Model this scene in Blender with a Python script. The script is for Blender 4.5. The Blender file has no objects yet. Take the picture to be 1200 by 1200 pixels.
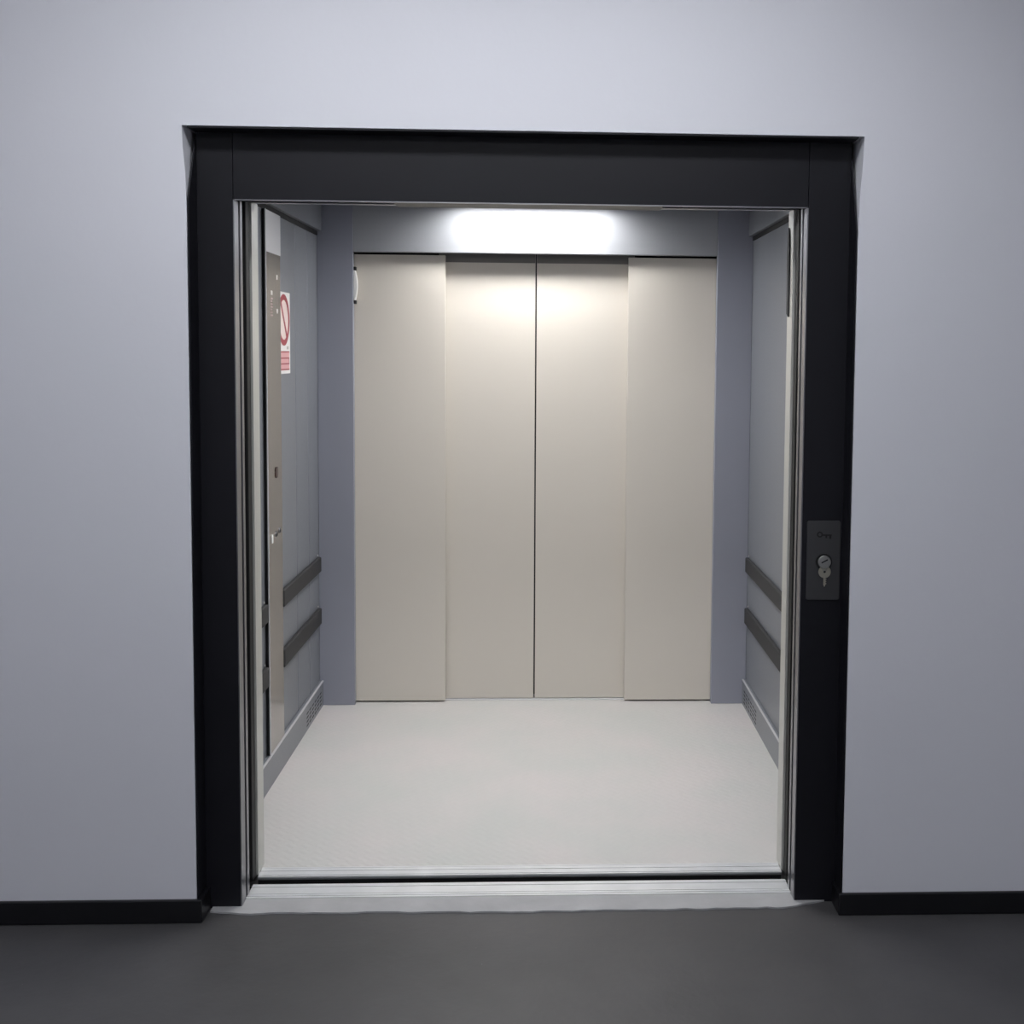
import bpy, bmesh, math, random
from mathutils import Vector, Matrix
random.seed(4)
C = bpy.context.scene.collection
sc = bpy.context.scene

# ------------------------------------------------------------------ materials
def srgb(r, g, b):
    def f(c):
        c /= 255.0
        return c/12.92 if c <= .04045 else ((c+.055)/1.055)**2.4
    return (f(r), f(g), f(b), 1)

def mat(name, col, rough=.5, metal=0., bump=0., bscale=60., vary=0., vscale=3., spec=.5, stretch=None, rvary=0.):
    m = bpy.data.materials.new(name); m.use_nodes = True
    nt = m.node_tree; n = nt.nodes; l = nt.links
    p = n['Principled BSDF']
    p.inputs['Base Color'].default_value = col
    p.inputs['Roughness'].default_value = rough
    p.inputs['Metallic'].default_value = metal
    p.inputs['Specular IOR Level'].default_value = spec
    tc = n.new('ShaderNodeTexCoord')
    src = tc.outputs['Object']
    if stretch:
        mp = n.new('ShaderNodeMapping'); mp.inputs['Scale'].default_value = stretch
        l.new(src, mp.inputs['Vector']); src = mp.outputs['Vector']
    if vary > 0:
        t = n.new('ShaderNodeTexNoise'); t.inputs['Scale'].default_value = vscale; t.inputs['Detail'].default_value = 6
        l.new(tc.outputs['Object'], t.inputs['Vector'])
        mr = n.new('ShaderNodeMapRange')
        mr.inputs[1].default_value = .25; mr.inputs[2].default_value = .75
        mr.inputs[3].default_value = 1-vary; mr.inputs[4].default_value = 1+vary
        l.new(t.outputs['Fac'], mr.inputs[0])
        mx = n.new('ShaderNodeVectorMath'); mx.operation = 'SCALE'
        mx.inputs[0].default_value = col[:3]
        l.new(mr.outputs[0], mx.inputs['Scale']); l.new(mx.outputs[0], p.inputs['Base Color'])
    if bump > 0 or rvary > 0:
        t = n.new('ShaderNodeTexNoise'); t.inputs['Scale'].default_value = bscale; t.inputs['Detail'].default_value = 4
        l.new(src, t.inputs['Vector'])
        if bump > 0:
            b = n.new('ShaderNodeBump'); b.inputs['Strength'].default_value = bump; b.inputs['Distance'].default_value = .002
            l.new(t.outputs['Fac'], b.inputs['Height']); l.new(b.outputs[0], p.inputs['Normal'])
        if rvary > 0:
            mr = n.new('ShaderNodeMapRange'); mr.inputs[3].default_value = max(.02, rough-rvary); mr.inputs[4].default_value = rough+rvary
            l.new(t.outputs['Fac'], mr.inputs[0]); l.new(mr.outputs[0], p.inputs['Roughness'])
    return m

def emit(name, col, strength):
    m = bpy.data.materials.new(name); m.use_nodes = True
    p = m.node_tree.nodes['Principled BSDF']
    p.inputs['Base Color'].default_value = (.8, .8, .8, 1)
    p.inputs['Emission Color'].default_value = col; p.inputs['Emission Strength'].default_value = strength
    return m

M = {}
M['plaster'] = mat('painted_plaster', (.73, .735, .785, 1), .6, bump=.25, bscale=35, vary=.02, vscale=1.2)
M['ceil'] = mat('ceiling_paint', (.7, .7, .7, 1), .8, bump=.1, bscale=40)
M['black'] = mat('black_painted_steel', (.0075, .0075, .011, 1), .45, spec=.28, bump=.05, bscale=90, vary=.1, rvary=.06)
M['blackbase'] = mat('black_baseboard', (.006, .006, .008, 1), .3, bump=.05)
M['trim'] = mat('satin_steel_trim', (.27, .27, .29, 1), .35, 1., bump=.06, bscale=20, stretch=(60, 60, 1))
M['door'] = mat('beige_lacquered_steel', (.67, .625, .56, 1), .55, spec=.25, bump=.04, bscale=55, rvary=.04)
M['doorstrip'] = mat('grey_brown_strip', (.16, .15, .14, 1), .5)
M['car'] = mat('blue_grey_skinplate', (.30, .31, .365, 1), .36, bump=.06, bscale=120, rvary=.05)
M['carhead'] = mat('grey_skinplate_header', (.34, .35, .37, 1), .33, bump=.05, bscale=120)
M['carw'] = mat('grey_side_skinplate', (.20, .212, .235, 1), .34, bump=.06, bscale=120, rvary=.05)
M['steel'] = mat('brushed_stainless', (.50, .47, .44, 1), .24, 1., bump=.08, bscale=18, stretch=(40, 40, 1.5), rvary=.05)
M['alu'] = mat('ribbed_aluminium', (.86, .87, .89, 1), .32, .35, bump=.1, bscale=14, stretch=(1, 60, 60), vary=.08, vscale=9)
M['cream'] = mat('pale_jamb_metal', (.62, .62, .58, 1), .38, .4, bump=.05)
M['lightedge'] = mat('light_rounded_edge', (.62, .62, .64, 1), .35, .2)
M['rubber'] = mat('dark_grey_rubber', (.03, .03, .032, 1), .7, bump=.1)
M['void'] = mat('dark_shaft_steel', (.003, .003, .004, 1), .7)
M['dgrey'] = mat('dark_grey_steel', (.055, .055, .058, 1), .42, .3, bump=.1, bscale=25, stretch=(1, 1, 30))
M['chrome'] = mat('worn_nickel', (.45, .45, .42, 1), .3, 1.)
M['brass'] = mat('pale_nickel_brass', (.55, .52, .42, 1), .35, 1.)
M['ink'] = mat('black_ink', (.004, .004, .004, 1), .6)
M['white'] = mat('white_plastic', (.82, .81, .79, 1), .4)
M['signwhite'] = mat('white_sticker', (.88, .86, .85, 1), .4)
M['signred'] = mat('dark_red_print', (.35, .045, .06, 1), .45)
M['signpink'] = mat('pale_red_print', (.75, .42, .43, 1), .45)
M['signblush'] = mat('blush_print', (.85, .70, .67, 1), .45)
M['signgrey'] = mat('grey_print', (.5, .48, .46, 1), .45)
M['display'] = mat('dark_red_display', (.035, .004, .004, 1), .15)
M['label'] = mat('faded_white_print', (.7, .66, .64, 1), .5)
M['labelred'] = mat('faded_red_print', (.45, .33, .32, 1), .5)
M['screed'] = mat('light_grey_screed', (.40, .40, .41, 1), .7, bump=.5, bscale=30, vary=.12, vscale=8)
M['lamp'] = emit('lift_lamp_diffuser', (1, .995, .985, 1), 44)
M['fill_lamp'] = emit('lift_front_fill_diffuser', (1, .995, .985, 1), 44)
M['lamp2'] = emit('corridor_lamp_diffuser', (.94, .96, 1, 1), 14.5)

# dark polished concrete with scuffs
m = mat('dark_concrete', (.05, .05, .053, 1), .5, bump=.35, bscale=45); M['concrete'] = m
nt = m.node_tree; n = nt.nodes; l = nt.links; p = n['Principled BSDF']
tc = n.new('ShaderNodeTexCoord')
a = n.new('ShaderNodeTexNoise'); a.inputs['Scale'].default_value = 2.2; a.inputs['Detail'].default_value = 9; a.inputs['Roughness'].default_value = .6
l.new(tc.outputs['Object'], a.inputs['Vector'])
r = n.new('ShaderNodeValToRGB'); r.color_ramp.elements[0].position = .3; r.color_ramp.elements[0].color = (.052, .051, .053, 1)
r.color_ramp.elements[1].position = .72; r.color_ramp.elements[1].color = (.083, .081, .083, 1)
l.new(a.outputs['Fac'], r.inputs['Fac'])
v = n.new('ShaderNodeTexVoronoi'); v.inputs['Scale'].default_value = 26; l.new(tc.outputs['Object'], v.inputs['Vector'])
vr = n.new('ShaderNodeValToRGB'); vr.color_ramp.elements[0].position = .0; vr.color_ramp.elements[0].color = (.16, .16, .16, 1)
vr.color_ramp.elements[1].position = .06; vr.color_ramp.elements[1].color = (0, 0, 0, 1)
l.new(v.outputs['Distance'], vr.inputs['Fac'])
a2 = n.new('ShaderNodeTexNoise'); a2.inputs['Scale'].default_value = 5; l.new(tc.outputs['Object'], a2.inputs['Vector'])
ar = n.new('ShaderNodeMapRange'); ar.inputs[1].default_value = .58; ar.inputs[2].default_value = .7; l.new(a2.outputs['Fac'], ar.inputs[0])
mm = n.new('ShaderNodeVectorMath'); mm.operation = 'SCALE'; l.new(vr.outputs[0], mm.inputs[0]); l.new(ar.outputs[0], mm.inputs['Scale'])
ad = n.new('ShaderNodeVectorMath'); ad.operation = 'ADD'; l.new(r.outputs[0], ad.inputs[0]); l.new(mm.outputs[0], ad.inputs[1])
l.new(ad.outputs[0], p.inputs['Base Color'])

# lift floor: pale sheet with fine raised diagonal tread bars
m = mat('pale_tread_sheet', (.63, .62, .605, 1), .42); M['liftfloor'] = m
nt = m.node_tree; n = nt.nodes; l = nt.links; p = n['Principled BSDF']
tc = n.new('ShaderNodeTexCoord')
def wave(ang):
    mp = n.new('ShaderNodeMapping'); mp.inputs['Rotation'].default_value = (0, 0, math.radians(ang)); l.new(tc.outputs['Object'], mp.inputs['Vector'])
    w = n.new('ShaderNodeTexWave'); w.inputs['Scale'].default_value = 11; w.inputs['Distortion'].default_value = .3; w.inputs['Detail'].default_value = 1
    l.new(mp.outputs[0], w.inputs['Vector']); return w.outputs['Fac']
ck = n.new('ShaderNodeTexChecker'); ck.inputs['Scale'].default_value = 28
mp = n.new('ShaderNodeMapping'); mp.inputs['Rotation'].default_value = (0, 0, math.radians(45)); l.new(tc.outputs['Object'], mp.inputs['Vector']); l.new(mp.outputs[0], ck.inputs['Vector'])
mx = n.new('ShaderNodeMix'); mx.data_type = 'FLOAT'
l.new(ck.outputs['Fac'], mx.inputs[0]); l.new(wave(45), mx.inputs[2]); l.new(wave(-45), mx.inputs[3])
b = n.new('ShaderNodeBump'); b.inputs['Strength'].default_value = .5; b.inputs['Distance'].default_value = .0012
l.new(mx.outputs[0], b.inputs['Height']); l.new(b.outputs[0], p.inputs['Normal'])
t = n.new('ShaderNodeTexNoise'); t.inputs['Scale'].default_value = 2.5; t.inputs['Detail'].default_value = 5; l.new(tc.outputs['Object'], t.inputs['Vector'])
r = n.new('ShaderNodeValToRGB'); r.color_ramp.elements[0].position = .35; r.color_ramp.elements[0].color = (.60, .605, .585, 1)
r.color_ramp.elements[1].position = .65; r.color_ramp.elements[1].color = (.66, .625, .615, 1)
l.new(t.outputs['Fac'], r.inputs['Fac']); l.new(r.outputs[0], p.inputs['Base Color'])

# ------------------------------------------------------------------ mesh helpers (world coordinates)
class MB:
    def __init__(s): s.bm = bmesh.new()
    def box(s, x0, x1, y0, y1, z0, z1):
        vs = [s.bm.verts.new(c) for c in ((x0,y0,z0),(x1,y0,z0),(x1,y1,z0),(x0,y1,z0),(x0,y0,z1),(x1,y0,z1),(x1,y1,z1),(x0,y1,z1))]
        for f in ((3,2,1,0),(4,5,6,7),(0,1,5,4),(1,2,6,5),(2,3,7,6),(3,0,4,7)): s.bm.faces.new([vs[i] for i in f])
        return s
    def prism(s, pts, axis, a, b):
        """pts = 2D outline in the other two axes (in xyz order), extruded along axis from a to b"""
        def P(p, t):
            q = list(p); q.insert(axis, t); return q
        A = [s.bm.verts.new(P(p, a)) for p in pts]; B = [s.bm.verts.new(P(p, b)) for p in pts]
        s.bm.faces.new(A); s.bm.faces.new(B[::-1])
        k = len(pts)
        for i in range(k): s.bm.faces.new([A[i], B[i], B[(i+1) % k], A[(i+1) % k]])
        return s
    def ring(s, c, r0, r1, axis, a, b, n=40, arc=(0, 2*math.pi)):
        full = abs(arc[1]-arc[0]-2*math.pi) < 1e-6
        N = n if full else n+1
        L = []
        for i in range(N):
            t = arc[0]+(arc[1]-arc[0])*i/n
            row = []
            for rr, d in ((r0, a), (r1, a), (r1, b), (r0, b)):
                q = [c[0]+rr*math.cos(t), c[1]+rr*math.sin(t)]; q.insert(axis, d); row.append(s.bm.verts.new(q))
            L.append(row)
        for i in range(n):
            A, B = L[i], L[(i+1) % N]
            for k in range(4): s.bm.faces.new([A[k], B[k], B[(k+1) % 4], A[(k+1) % 4]])
        if not full:
            s.bm.faces.new(L[0]); s.bm.faces.new(L[-1][::-1])
        return s
    def disc(s, c, r, axis, a, b, n=40):
        return s.prism([(c[0]+r*math.cos(2*math.pi*i/n), c[1]+r*math.sin(2*math.pi*i/n)) for i in range(n)], axis, a, b)
    def build(s, name, m, parent=None, bevel=0., smooth=False):
        bmesh.ops.recalc_face_normals(s.bm, faces=s.bm.faces)
        me = bpy.data.meshes.new(name); s.bm.to_mesh(me); s.bm.free()
        o = bpy.data.objects.new(name, me); C.objects.link(o); me.materials.append(m)
        if parent is not None:
            o.parent = parent
            base = Vector((0, 0, 0)); q = parent
            while q is not None: base += q.location; q = q.parent
            me.transform(Matrix.Translation(-base))
        else:
            bb = [Vector(v) for v in o.bound_box]
            lo = Vector([min(v[i] for v in bb) for i in range(3)]); hi = Vector([max(v[i] for v in bb) for i in range(3)])
            base = Vector(((lo.x+hi.x)/2, (lo.y+hi.y)/2, lo.z))
            me.transform(Matrix.Translation(-base)); o.location = base
        if bevel > 0:
            b = o.modifiers.new('bevel', 'BEVEL'); b.width = bevel; b.segments = 3; b.limit_method = 'ANGLE'
            for pl in me.polygons: pl.use_smooth = True
            o.modifiers.new('wn', 'WEIGHTED_NORMAL')
        return o

def rrect(x0, x1, z0, z1, r, n=6):
    pts = []
    for cx, cz, a0 in ((x1-r, z1-r, 0), (x0+r, z1-r, 90), (x0+r, z0+r, 180), (x1-r, z0+r, 270)):
        for i in range(n+1):
            t = math.radians(a0+90*i/n); pts.append((cx+r*math.cos(t), cz+r*math.sin(t)))
    return pts

def thing(name, label, cat, loc, group=None):
    o = bpy.data.objects.new(name, None); C.objects.link(o); o.location = loc; o.empty_display_size = .1
    return tag(o, label, cat, group)
def tag(o, label, cat, group=None):
    o['label'] = label; o['category'] = cat
    if group: o['group'] = group
    return o
def struct(o): o['kind'] = 'structure'; return o

# ------------------------------------------------------------------ dimensions (metres)
WY = -.078                 # corridor face of the wall
XL, XR, ZT = -.789, .802, 2.0   # clear opening
OL, OR, OT = -.889, .921, 2.183  # opening in the masonry
CL, CR = -.935, .979       # lift side walls
YB = 1.947                 # rear returns
CEIL = 2.235               # lift ceiling
RX, RYB, RZ = 2.7, -4.6, 2.9

# ------------------------------------------------------------------ corridor
struct(MB().box(-RX-.1, RX+.1, RYB-.1, .046, -.12, 0).build('floor', M['concrete']))
struct(MB().box(-RX-.1, RX+.1, RYB-.1, .1, RZ, RZ+.1).build('ceiling', M['ceil']))
w = MB()
# left and right of the opening, edge flares slightly near the top
w.prism([(-RX, 0), (OL-.001, 0), (OL-.002, 1.97), (OL-.004, 2.06), (OL-.010, 2.13), (OL-.012, OT), (-RX, OT)], 1, WY, .045)
w.prism([(RX, 0), (RX, OT), (OR+.014, OT), (OR+.012, 2.12), (OR+.006, 2.04), (OR+.002, 1.90), (OR+.001, 0)], 1, WY, .045)
w.box(-RX, RX, WY, .045, OT, RZ)
struct(w.build('wall_front', M['plaster']))
struct(MB().box(-RX-.1, RX+.1, RYB-.1, RYB, 0, RZ).build('wall_back', M['plaster']))
struct(MB().box(-RX-.1, -RX, RYB, .1, 0, RZ).build('wall_left', M['plaster']))
struct(MB().box(RX, RX+.1, RYB, .1, 0, RZ).build('wall_right', M['plaster']))
# baseboards with a return into the reveal
bb = MB()
bb.prism([(-RX, WY), (-RX, WY-.013), (OL+.016, WY-.013), (OL+.016, -.002), (OL, -.002), (OL, WY)], 2, 0, .066)
struct(bb.build('baseboard_left', M['blackbase'], bevel=.004))
bb = MB()
bb.prism([(RX, WY), (RX, WY-.013), (OR-.012, WY-.013), (OR-.012, -.002), (OR, -.002), (OR, WY)], 2, 0, .064)
struct(bb.build('baseboard_right', M['blackbase'], bevel=.004))
# pale screed strip in front of the landing sill, ragged front edge
pts = []
nseg = 60
x0, x1 = -.868, .89
for i in range(nseg+1):
    t = i/nseg; x = x0+(x1-x0)*t
    e = -.045+random.uniform(-.004, .004)+.004*math.sin(9*t)
    if t < .06: e += .02*(1-t/.06)
    if t > .93: e += .045*((t-.93)/.07)
    pts.append((x, e))
pts += [(x1, .047), (x0, .047)]
struct(MB().prism(pts, 2, 0, .005).build('trim_1', M['screed']))

# corridor lamps on the ceiling
def corridor_lamp(x, y, label):
    t = thing('ceiling_lamp', label, 'lamp', (x, y, RZ-.07), 'corridor ceiling lamps')
    MB().box(x-1.03, x+1.03, y-.17, y+.17, RZ-.035, RZ-.001).build('housing', M['white'], t, .006)
    MB().box(x-1.0, x+1.0, y-.14, y+.14, RZ-.06, RZ-.034).build('diffuser', M['lamp2'], t, .006)
corridor_lamp(-.15, -1.12, 'long white corridor ceiling lamp nearest the lift wall')
corridor_lamp(-.15, -3.6, 'long white corridor ceiling lamp farther back from the lift')

# ------------------------------------------------------------------ landing door frame (black)
t = thing('door_frame', 'wide matt black steel frame around the lift opening', 'door frame', (0, .02, 0))
MB().box(OL, XL, 0, .045, 0, OT-.001).build('side_panel', M['black'], t, .0012)
MB().box(XR, OR, 0, .045, 0, OT-.001).build('side_panel', M['black'], t, .0012)
MB().box(XL+.0012, XR-.0012, 0, .045, ZT, OT-.001).build('header_panel', M['black'], t, .0012)
# black lining on the reveal, its top tapering away
MB().prism([(-.001, 0), (WY+.001, 0), (WY+.001, 1.99), (-.001, 2.17)], 0, OL, OL+.0035).build('reveal_lining', M['black'], t)
MB().prism([(-.001, 0), (WY+.001, 0), (WY+.001, 1.93), (-.001, 2.15)], 0, OR-.0035, OR).build('reveal_lining', M['black'], t)
MB().box(OL+.001, OR-.001, WY+.003, -.001, OT-.005, OT-.001).build('reveal_lining', M['black'], t)
for x0, x1 in ((XL, XL+.003), (XR-.003, XR)):
    o = MB().box(x0, x1, .001, .045, .004, ZT-.002).build('edge_trim', M['trim'], t); o['label'] = 'satin metal strip on the inner edge'
o = MB().box(XL+.004, XR-.004, .001, .009, ZT-.003, ZT).build('edge_trim', M['trim'], t); o['label'] = 'thin metal strip under the header'

# ------------------------------------------------------------------ sills
def sill(name, x0, x1, y0, y1, grooves, label, mm):
    ys = [y0]
    for g0, g1 in grooves: ys += [g0, g1]
    ys.append(y1)
    pts = [(y0, .001), (y0, .006)]
    for g0, g1 in grooves: pts += [(g0, .006), (g0, -.004), (g1, -.004), (g1, .006)]
    pts += [(y1, .006), (y1, .001), (y1-.004, -.006), (y0+.004, -.006)]
    t = thing(name, label, 'door sill', ((x0+x1)/2, (y0+y1)/2, -.05))
    MB().prism(pts, 0, x0, x1).build('tread', mm, t)
    MB().box(x0, x1, y0+.005, y1-.005, -.05, -.0065).build('support', M['void'], t)
    for g0, g1 in grooves: MB().box(x0, x1, g0+.0001, g1-.0001, -.0035, -.001).build('groove', M['ink'], t)
    return t
sill('landing_sill', XL+.001, XR-.001, .049, .138, [(.058, .0615), (.072, .0745), (.116, .120)], 'ribbed aluminium landing sill in front of the dark gap', M['alu'])
sill('lift_sill', XL+.001, XR-.001, .190, .247, [(.197, .201), (.226, .230)], 'ribbed aluminium lift sill between the dark gap and pale floor', M['alu'])

# ------------------------------------------------------------------ retracted front doors
def slide(name, x0, x1, y0, y1, z0, z1, mm, label, cat, group, bevel=.0015, strip=None, edge=None):
    if strip or edge:
        t = thing(name, label, cat, ((x0+x1)/2, (y0+y1)/2, z0), group)
        MB().box(x0, x1, y0, y1, z0, z1).build('panel', mm, t, bevel)
        if strip: MB().box(x0+.001, x1-.001, y0-.004, y0, strip, z1).build('top_strip', M['doorstrip'], t)
        if edge: MB().box(*edge, z0, z1).build('edge_seal', M['rubber'], t)
        return t
    o = MB().box(x0, x1, y0, y1, z0, z1).build(name, mm, None, bevel)
    return tag(o, label, cat, group)
G = 'landing door panels slid open'
slide('landing_door_panel', XL-.42, XL+.004, .060, .084, .008, ZT+.05, M['trim'], 'metal landing door edge, slid open at left behind the black frame', 'lift door', G)
slide('landing_door_panel', XR-.004, XR+.42, .060, .084, .008, ZT+.05, M['trim'], 'metal landing door edge, slid open at right beside the key plate', 'lift door', G)
G = 'front lift door panels slid open'
for xa, xb, s0, s1, side in ((XL-.42, XL+.004, XL-.30, XL-.002, 'left'), (XR-.003, XR+.42, XR+.004, XR+.30, 'right')):
    t = thing('lift_door_panel', 'pale lift door edge at %s, just behind the dark gap' % side, 'lift door', ((xa+xb)/2, .2, .010), G)
    MB().box(xa, xb, .190, .210, .010, 2.015).build('panel', M['cream'], t, .0015)
    o = MB().box(s0, s1, .145, .1895, .010, 2.012).build('edge_seal', M['ink'], t, .003); o['label'] = 'black seal along the edge'

# head above both doors: lit middle plate, dark track slots left and right
t = thing('door_track', 'door track over the opening, with dark slots at both ends', 'door track', (0, .11, 2.0))
MB().box(-.36, .40, .052, .158, 2.003, 2.012).build('middle_plate', M['doorstrip'], t, .001)
MB().box(-1.25, 1.27, .046, .16, 2.075, 2.085).build('track_cover', M['void'], t)
MB().box(-1.25, 1.27, .158, .162, 2.010, 2.085).build('track_back', M['trim'], t)

# shaft masonry that closes the gaps behind the frame
for nm, b in (('wall_shaft_left', (-1.45, -1.35, .046, 2.2, -.6, 2.6)), ('wall_shaft_right', (1.37, 1.47, .046, 2.2, -.6, 2.6)),
              ('wall_shaft_rear', (-1.45, 1.47, 2.2, 2.3, -.6, 2.6)), ('ceiling_shaft', (-1.45, 1.47, .046, 2.2, 2.5, 2.6)),
              ('floor_shaft', (-1.35, 1.37, .046, 2.2, -.7, -.6)), ('wall_shaft_front', (XL, XR, .046, .130, -.6, -.055))):
    struct(MB().box(*b).build(nm, M['void']))

# ------------------------------------------------------------------ lift car
car = thing('lift_car', 'grey steel lift car with pale floor, seen through the open doors', 'lift', (.02, 1.1, 0))
MB().box(CL-.03, CR+.03, .2475, 2.1, -.05, .004).build('floor_sheet', M['liftfloor'], car)
MB().box(XL+.001, XR-.001, .2475, .254, .004, .0065).build('floor_edge_strip', M['alu'], car)
# side walls: sheet panels with narrow joints
o = MB()
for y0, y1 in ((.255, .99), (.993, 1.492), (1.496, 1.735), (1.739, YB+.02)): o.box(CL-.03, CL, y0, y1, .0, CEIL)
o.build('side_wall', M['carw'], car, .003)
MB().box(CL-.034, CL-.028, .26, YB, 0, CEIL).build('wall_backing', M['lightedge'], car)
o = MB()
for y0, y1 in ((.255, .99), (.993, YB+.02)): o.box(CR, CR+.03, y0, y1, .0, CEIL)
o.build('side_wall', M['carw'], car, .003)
for (x0, x1) in ((CL, -.779), (.821, CR)):
    MB().box(x0, x1, YB, YB+.035, .004, CEIL).build('rear_post', M['car'], car, .0025)
MB().box(-.779, .821, YB+.0005, YB+.035, 2.018, CEIL).build('rear_header', M['carhead'], car, .0025)
for (x0, x1) in ((CL, XL+.002), (XR-.001, CR)):
    MB().box(x0, x1, .216, .275, .007, 2.02).build('front_post', M['cream'], car, .004)
MB().box(CL, CR, .175, .29, 2.022, CEIL+.1).build('front_header', M['carhead'], car, .002)
# ceiling with recessed wells for the rear lamp and the added fill lamp
WELLS = [(-.34, .35, 1.71, 1.89), (-.30, .33, .70, .95)]
o = MB(); ly = .29
for a0, a1, b0, b1 in WELLS[::-1]:
    o.box(CL, CR, ly, b0, CEIL, CEIL+.05).box(CL, a0, b0, b1, CEIL, CEIL+.05).box(a1, CR, b0, b1, CEIL, CEIL+.05); ly = b1
o.box(CL, CR, ly, YB, CEIL, CEIL+.05)
o.build('ceiling_panel', M['car'], car)
MB().box(CL-.02, CR+.02, .295, YB+.03, CEIL+.051, CEIL+.06).build('roof_sheet', M['void'], car)
# upper wall bands with a shadow gap under them
for s, X in ((1, CL), (-1, CR)):
    xs = sorted((X, X+s*.022)); 
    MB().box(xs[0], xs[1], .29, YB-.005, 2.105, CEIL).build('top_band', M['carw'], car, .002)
    xs = sorted((X, X+s*.004))
    MB().box(xs[0], xs[1], .29, YB-.005, 2.086, 2.105).build('shadow_gap', M['void'], car)
# skirtings with vents at the rear
for s, X in ((1, CL), (-1, CR)):
    sk = MB().prism([(X, .004), (X+s*.016, .004), (X+s*.016, .108), (X+s*.010, .117), (X, .117)], 1, .29, YB-.001).build('skirting', M['carw'], car, .001)
    xs = sorted((X+s*.010, X+s*.0185))
    MB().box(xs[0], xs[1], .29, YB-.002, .1125, .1185).build('top_edge', M['lightedge'], sk, .002)
    v = MB(); xs = sorted((X+s*.0155, X+s*.0165))
    for k in range(6):
        for j in range(4):
            y = 1.58+k*.056; z = .022+j*.017
            v.prism([(y, z), (y+.036, z+.002), (y+.036, z+.0075), (y, z+.0055)], 0, xs[0], xs[1])
    v.build('vent', M['void'], sk)

# lamps in the lift ceiling; the front one is added for fill
for (LX0, LX1, LY0, LY1), lab, mm in zip(WELLS, ('bright rectangular lamp in the lift ceiling near the rear doors', 'rectangular fill lamp added in the lift ceiling nearer the front doors'), ('lamp', 'fill_lamp')):
    t = thing('ceiling_light', lab, 'lamp', ((LX0+LX1)/2, (LY0+LY1)/2, CEIL), 'lift ceiling lamps')
    o = MB(); f = .012
    o.box(LX0, LX1, LY0, LY0+f, CEIL-.004, CEIL+.049).box(LX0, LX1, LY1-f, LY1, CEIL-.004, CEIL+.049)
    o.box(LX0, LX0+f, LY0+f, LY1-f, CEIL-.004, CEIL+.049).box(LX1-f, LX1, LY0+f, LY1-f, CEIL-.004, CEIL+.049)
    o.build('frame', M['trim'], t)
    MB().box(LX0+f, LX1-f, LY0+f, LY1-f, CEIL+.036, CEIL+.048).build('diffuser', M[mm], t)

# ------------------------------------------------------------------ rear doors
G = 'closed beige rear doors'
sl = -.381; sr = .430; mid = .0195
slide('rear_door_panel', -1.20, sl, 1.988, 2.012, .012, 2.010, M['door'], 'beige rear door panel at far left, overlapping its neighbour', 'lift door', G, .0008)
slide('rear_door_panel', sr, 1.24, 1.988, 2.012, .012, 2.010, M['door'], 'beige rear door panel at far right, overlapping its neighbour', 'lift door', G, .0008)
slide('rear_door_panel', sl-.03, mid-.003, 2.028, 2.052, .010, 2.03, M['door'], 'beige rear door panel left of the dark centre seam', 'lift door', G, .002, strip=1.983, edge=(mid-.003, mid-.0012, 2.034, 2.050))
slide('rear_door_panel', mid+.003, sr+.03, 2.028, 2.052, .010, 2.03, M['door'], 'beige rear door panel right of the dark centre seam', 'lift door', G, .002, strip=1.983, edge=(mid+.0012, mid+.003, 2.034, 2.050))
MBs = MB().box(-.78, .822, 2.0125, 2.10, .0042, .0085)
tag(MBs.build('rear_sill', M['lightedge'], None, .001), 'thin pale sill under the beige rear doors', 'door sill')

# ------------------------------------------------------------------ rubber bumper rails on the side walls
def rail(X, s, y0, y1, z0, z1, label):
    cx = X+s*.018
    t = thing('bumper_rail', label, 'bumper rail', (X+s*.009, (y0+y1)/2, z0), 'dark bumper rails along the lift walls')
    xs = sorted((X+s*.0005, cx))
    MB().box(xs[0], xs[1], y0, y1-.012, z0, z1).build('rail', M['rubber'], t, .005)
    e = sorted((X+s*.0005, X+s*.015))
    MB().box(e[0], e[1], y1-.0115, y1, z0+.003, z1-.003).build('end_cap', M['rubber'], t, .003)
    for z in (z0-.005, z1+.005):
        MB().disc((y1-.01, z), .0035, 0, *sorted((X+s*.0005, X+s*.003)), n=12).build('screw', M['white'], t)
CPY0, CPY1 = .938, 1.170
for (z0, z1, w) in ((.614, .680, 'upper'), (.381, .452, 'lower')):
    rail(CL, 1, .30, CPY0-.006, z0, z1, w+' dark rubber rail on left wall, in front of the steel control panel')
    rail(CL, 1, CPY1+.006, 1.925, z0, z1, w+' dark rubber rail on left wall, behind the steel control panel')
    rail(CR, -1, .30, 1.925, z0, z1, w+' of the two dark rubber rails on the right lift wall')

# ------------------------------------------------------------------ control panel on the left wall
t = thing('control_panel', 'tall brushed steel control panel on the left lift wall', 'control panel', (CL+.01, (CPY0+CPY1)/2, .119))
PX = CL+.014
MB().box(CL+.0005, PX-.003, CPY0+.006, CPY1-.006, .119, 2.084).build('back_box', M['void'], t)
MB().box(PX-.003, PX, CPY0, CPY1, .121, 2.084).build('faceplate', M['steel'], t, .001)
o = MB().box(PX, PX+.0025, CPY0+.003, CPY1-.003, 1.935, 2.082).build('top_reflection', M['lightedge'], t, .001); o['label'] = 'lighter sheet painted as a reflection at the top'  # lighter colour stands for the reflection on the upper faceplate
o = MB().box(PX-.001, PX+.003, CPY0-.003, CPY0+.003, .121, 2.084).build('edge_highlight', M['lightedge'], t, .001)  # pale strip painted as the highlight along the panel's front edge
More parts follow.
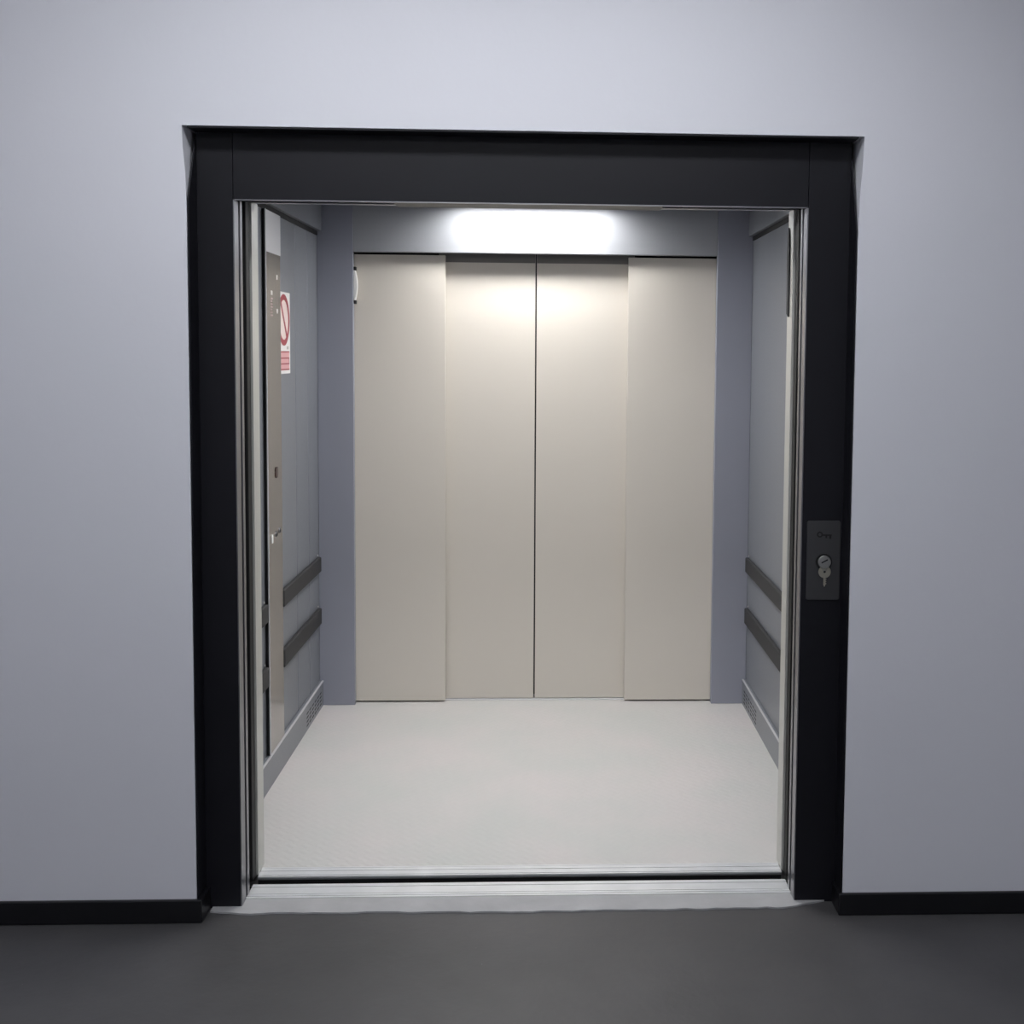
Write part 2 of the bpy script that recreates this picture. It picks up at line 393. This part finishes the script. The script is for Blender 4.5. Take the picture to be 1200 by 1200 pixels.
# faded notices
o = MB(); o.box(PX, PX+.0006, 1.015, 1.040, 1.785, 1.801)
o.build('notice_heading', M['label'], t)
o = MB()
for k in range(7): o.box(PX, PX+.0006, 1.01, 1.045-.006*(k % 3), 1.710+k*.010, 1.715+k*.010)
o.build('notice_text', M['labelred'], t)
for z0, z1 in ((1.845, 1.862), (1.722, 1.738)):
    MB().box(PX, PX+.0006, 1.105, 1.123, z0, z1).build('notice_mark', M['label'], t)
o = MB()
for k in range(6): o.box(PX, PX+.0006, 1.114, 1.117, 1.757+k*.013, 1.764+k*.013)
o.build('notice_line', M['labelred'], t)
d = MB().prism(rrect(1.060, 1.096, 1.118, 1.158, .010), 0, PX, PX+.003).build('display', M['display'], t, .0008); d['label'] = 'dark red floor display'
def button(y, z, r, mm, lab=None):
    b = MB().ring((y, z), r, r+.003, 0, PX, PX+.003, 20).build('button', M['trim'], t)
    c = MB().disc((y, z), r-.0003, 0, PX, PX+.0035, 20).build('button_cap', mm, b)
    if lab: b['label'] = lab
o = MB().prism(rrect(.985, 1.003, .888, .920, .004), 0, PX, PX+.004).build('button', M['white'], t, .001); o['label'] = 'white rectangular button'
button(1.066, .911, .008, M['ink']); button(1.122, .917, .008, M['ink'])

# ------------------------------------------------------------------ prohibition sign on the left wall
sy0, sy1, sz0, sz1 = 1.175, 1.385, 1.497, 1.808
t = thing('warning_sign', 'white prohibition sign with a red crossed circle on left lift wall', 'sign', (CL, (sy0+sy1)/2, sz0))
SX = CL+.002
MB().box(CL+.0003, SX, sy0, sy1, sz0, sz1).build('plate', M['signwhite'], t)
cy, cz = 1.277, 1.702
MB().disc((cy, cz), .080, 0, SX, SX+.0004, 48).build('disc', M['signblush'], t)
MB().ring((cy, cz), .076, .098, 0, SX, SX+.0009, 56).build('red_ring', M['signred'], t)
a = math.radians(-52); o = MB(); ca, sa = math.cos(a), math.sin(a)
pts = [(cy+ca*u-sa*v, cz+sa*u+ca*v) for u, v in ((-.078, -.009), (.078, -.009), (.078, .009), (-.078, .009))]
o.prism(pts, 0, SX+.0004, SX+.0008); o.build('slash', M['signred'], t)
MB().box(SX, SX+.0005, sy0+.012, sy1-.018, 1.510, 1.582).build('text_field', M['signpink'], t)
o = MB()
for z in (1.5105, 1.532, 1.554, 1.578): o.box(SX+.0005, SX+.001, sy0+.014, sy1-.020, z, z+.005)
o.box(SX+.0005, SX+.001, sy1-.026, sy1-.020, 1.532, 1.556)
o.build('text_lines', M['signred'], t)
MB().box(SX, SX+.0005, 1.325, 1.355, 1.590, 1.602).build('small_mark', M['signgrey'], t)

# ------------------------------------------------------------------ small fittings beside the door leaves
t = thing('door_sensor', 'small white curved cover with black ends at upper left of rear doors', 'sensor', (-.772, 1.975, 1.79))
pts = []
for i in range(15):
    u = i/14; pts.append((-.772+.010*math.sin(math.pi*u), 1.806+.134*u))
pts += [(-.778, 1.94), (-.778, 1.806)]
MB().prism(pts, 1, 1.958, 1.985).build('cover', M['white'], t, .002)
for z0, z1 in ((1.792, 1.808), (1.938, 1.954)):
    MB().box(-.778, -.768, 1.957, 1.985, z0, z1).build('end_cap', M['ink'], t, .002)
o = MB().prism([(.236, 1.70), (.262, 1.71), (.268, 1.90), (.262, 1.95), (.248, 1.97), (.238, 1.93)], 0, XR-.006, XR-.0015).build('door_sensor', M['rubber'], None, .002)
tag(o, 'long dark cover high on the right front post of the lift', 'sensor')

# ------------------------------------------------------------------ key switch plate on the right jamb
t = thing('key_switch_plate', 'dark grey key switch plate on right side of the black frame', 'switch plate', (.864, -.002, .890))
MB().prism(rrect(.8155, .9115, .890, 1.117, .006), 1, -.005, -.0003).build('faceplate', M['dgrey'], t, .001)
# key pictogram: bow, shaft, bits
o = MB().ring((.852, 1.078), .0045, .0085, 1, -.0056, -.005, 24)
o.box(.860, .886, -.0056, -.005, 1.0745, 1.0785).box(.868, .873, -.0056, -.005, 1.068, 1.0745).box(.879, .885, -.0056, -.005, 1.066, 1.0745)
o.build('key_symbol', M['ink'], t)
MB().ring((.865, 1.000), .0185, .0235, 1, -.008, -.005, 32).build('lock_collar', M['ink'], t)
cyl = MB().disc((.865, 1.000), .0185, 1, -.016, -.005, 32).build('lock_cylinder', M['chrome'], t, .002)
a = math.radians(28); ca, sa = math.cos(a), math.sin(a)
MB().prism([(.865+ca*u-sa*v, 1.003+sa*u+ca*v) for u, v in ((-.010, -.0018), (.010, -.0018), (.010, .0018), (-.010, .0018))], 1, -.0166, -.0155).build('keyhole', M['ink'], cyl)
# key hanging under the cylinder
k = thing('key', 'small pale metal key hanging below the lock on the key plate', 'key', (.868, -.009, .93))
MB().ring((.867, .9715), .0035, .018, 1, -.0105, -.0078, 28).build('bow', M['brass'], k, .0006)
o = MB().prism([(.8635, .956), (.8705, .956), (.8700, .934), (.867, .928), (.8635, .934)], 1, -.0100, -.0080)
for z in (.936, .942, .948): o.box(.8700, .8725, -.0100, -.0080, z, z+.003)
o.build('blade', M['brass'], k)
MB().ring((.866, .982), .006, .0075, 1, -.0125, -.011, 24).build('key_ring', M['chrome'], k)

# ------------------------------------------------------------------ world, camera, view
wd = bpy.data.worlds.new('world'); sc.world = wd; wd.use_nodes = True
wd.node_tree.nodes['Background'].inputs[0].default_value = (.02, .022, .025, 1)
wd.node_tree.nodes['Background'].inputs[1].default_value = .3

cam = bpy.data.cameras.new('camera'); co = bpy.data.objects.new('camera', cam); C.objects.link(co); sc.camera = co
yaw, pitch, roll, F, CX, CY = .0435, -.0674, .0089, 1400., 703.66, 506.9
fwd = Vector((math.sin(yaw)*math.cos(pitch), math.cos(yaw)*math.cos(pitch), math.sin(pitch)))
right = Vector((math.cos(yaw), -math.sin(yaw), 0)); up = right.cross(fwd)
r2 = math.cos(roll)*right+math.sin(roll)*up; u2 = -math.sin(roll)*right+math.cos(roll)*up
mw = Matrix((r2, u2, -fwd)).transposed().to_4x4(); mw.translation = Vector((.079, -3.3475, 1.591))
co.matrix_world = mw
cam.sensor_width = 36; cam.sensor_fit = 'HORIZONTAL'; cam.lens = F*36/1200
cam.shift_x = (600-CX)/1200; cam.shift_y = (CY-600)/1200
cam.clip_start = .05; cam.clip_end = 50
vs = sc.view_settings
vs.view_transform = 'Standard'; vs.look = 'None'; vs.exposure = 0.0; vs.gamma = 1; vs.use_curve_mapping = False
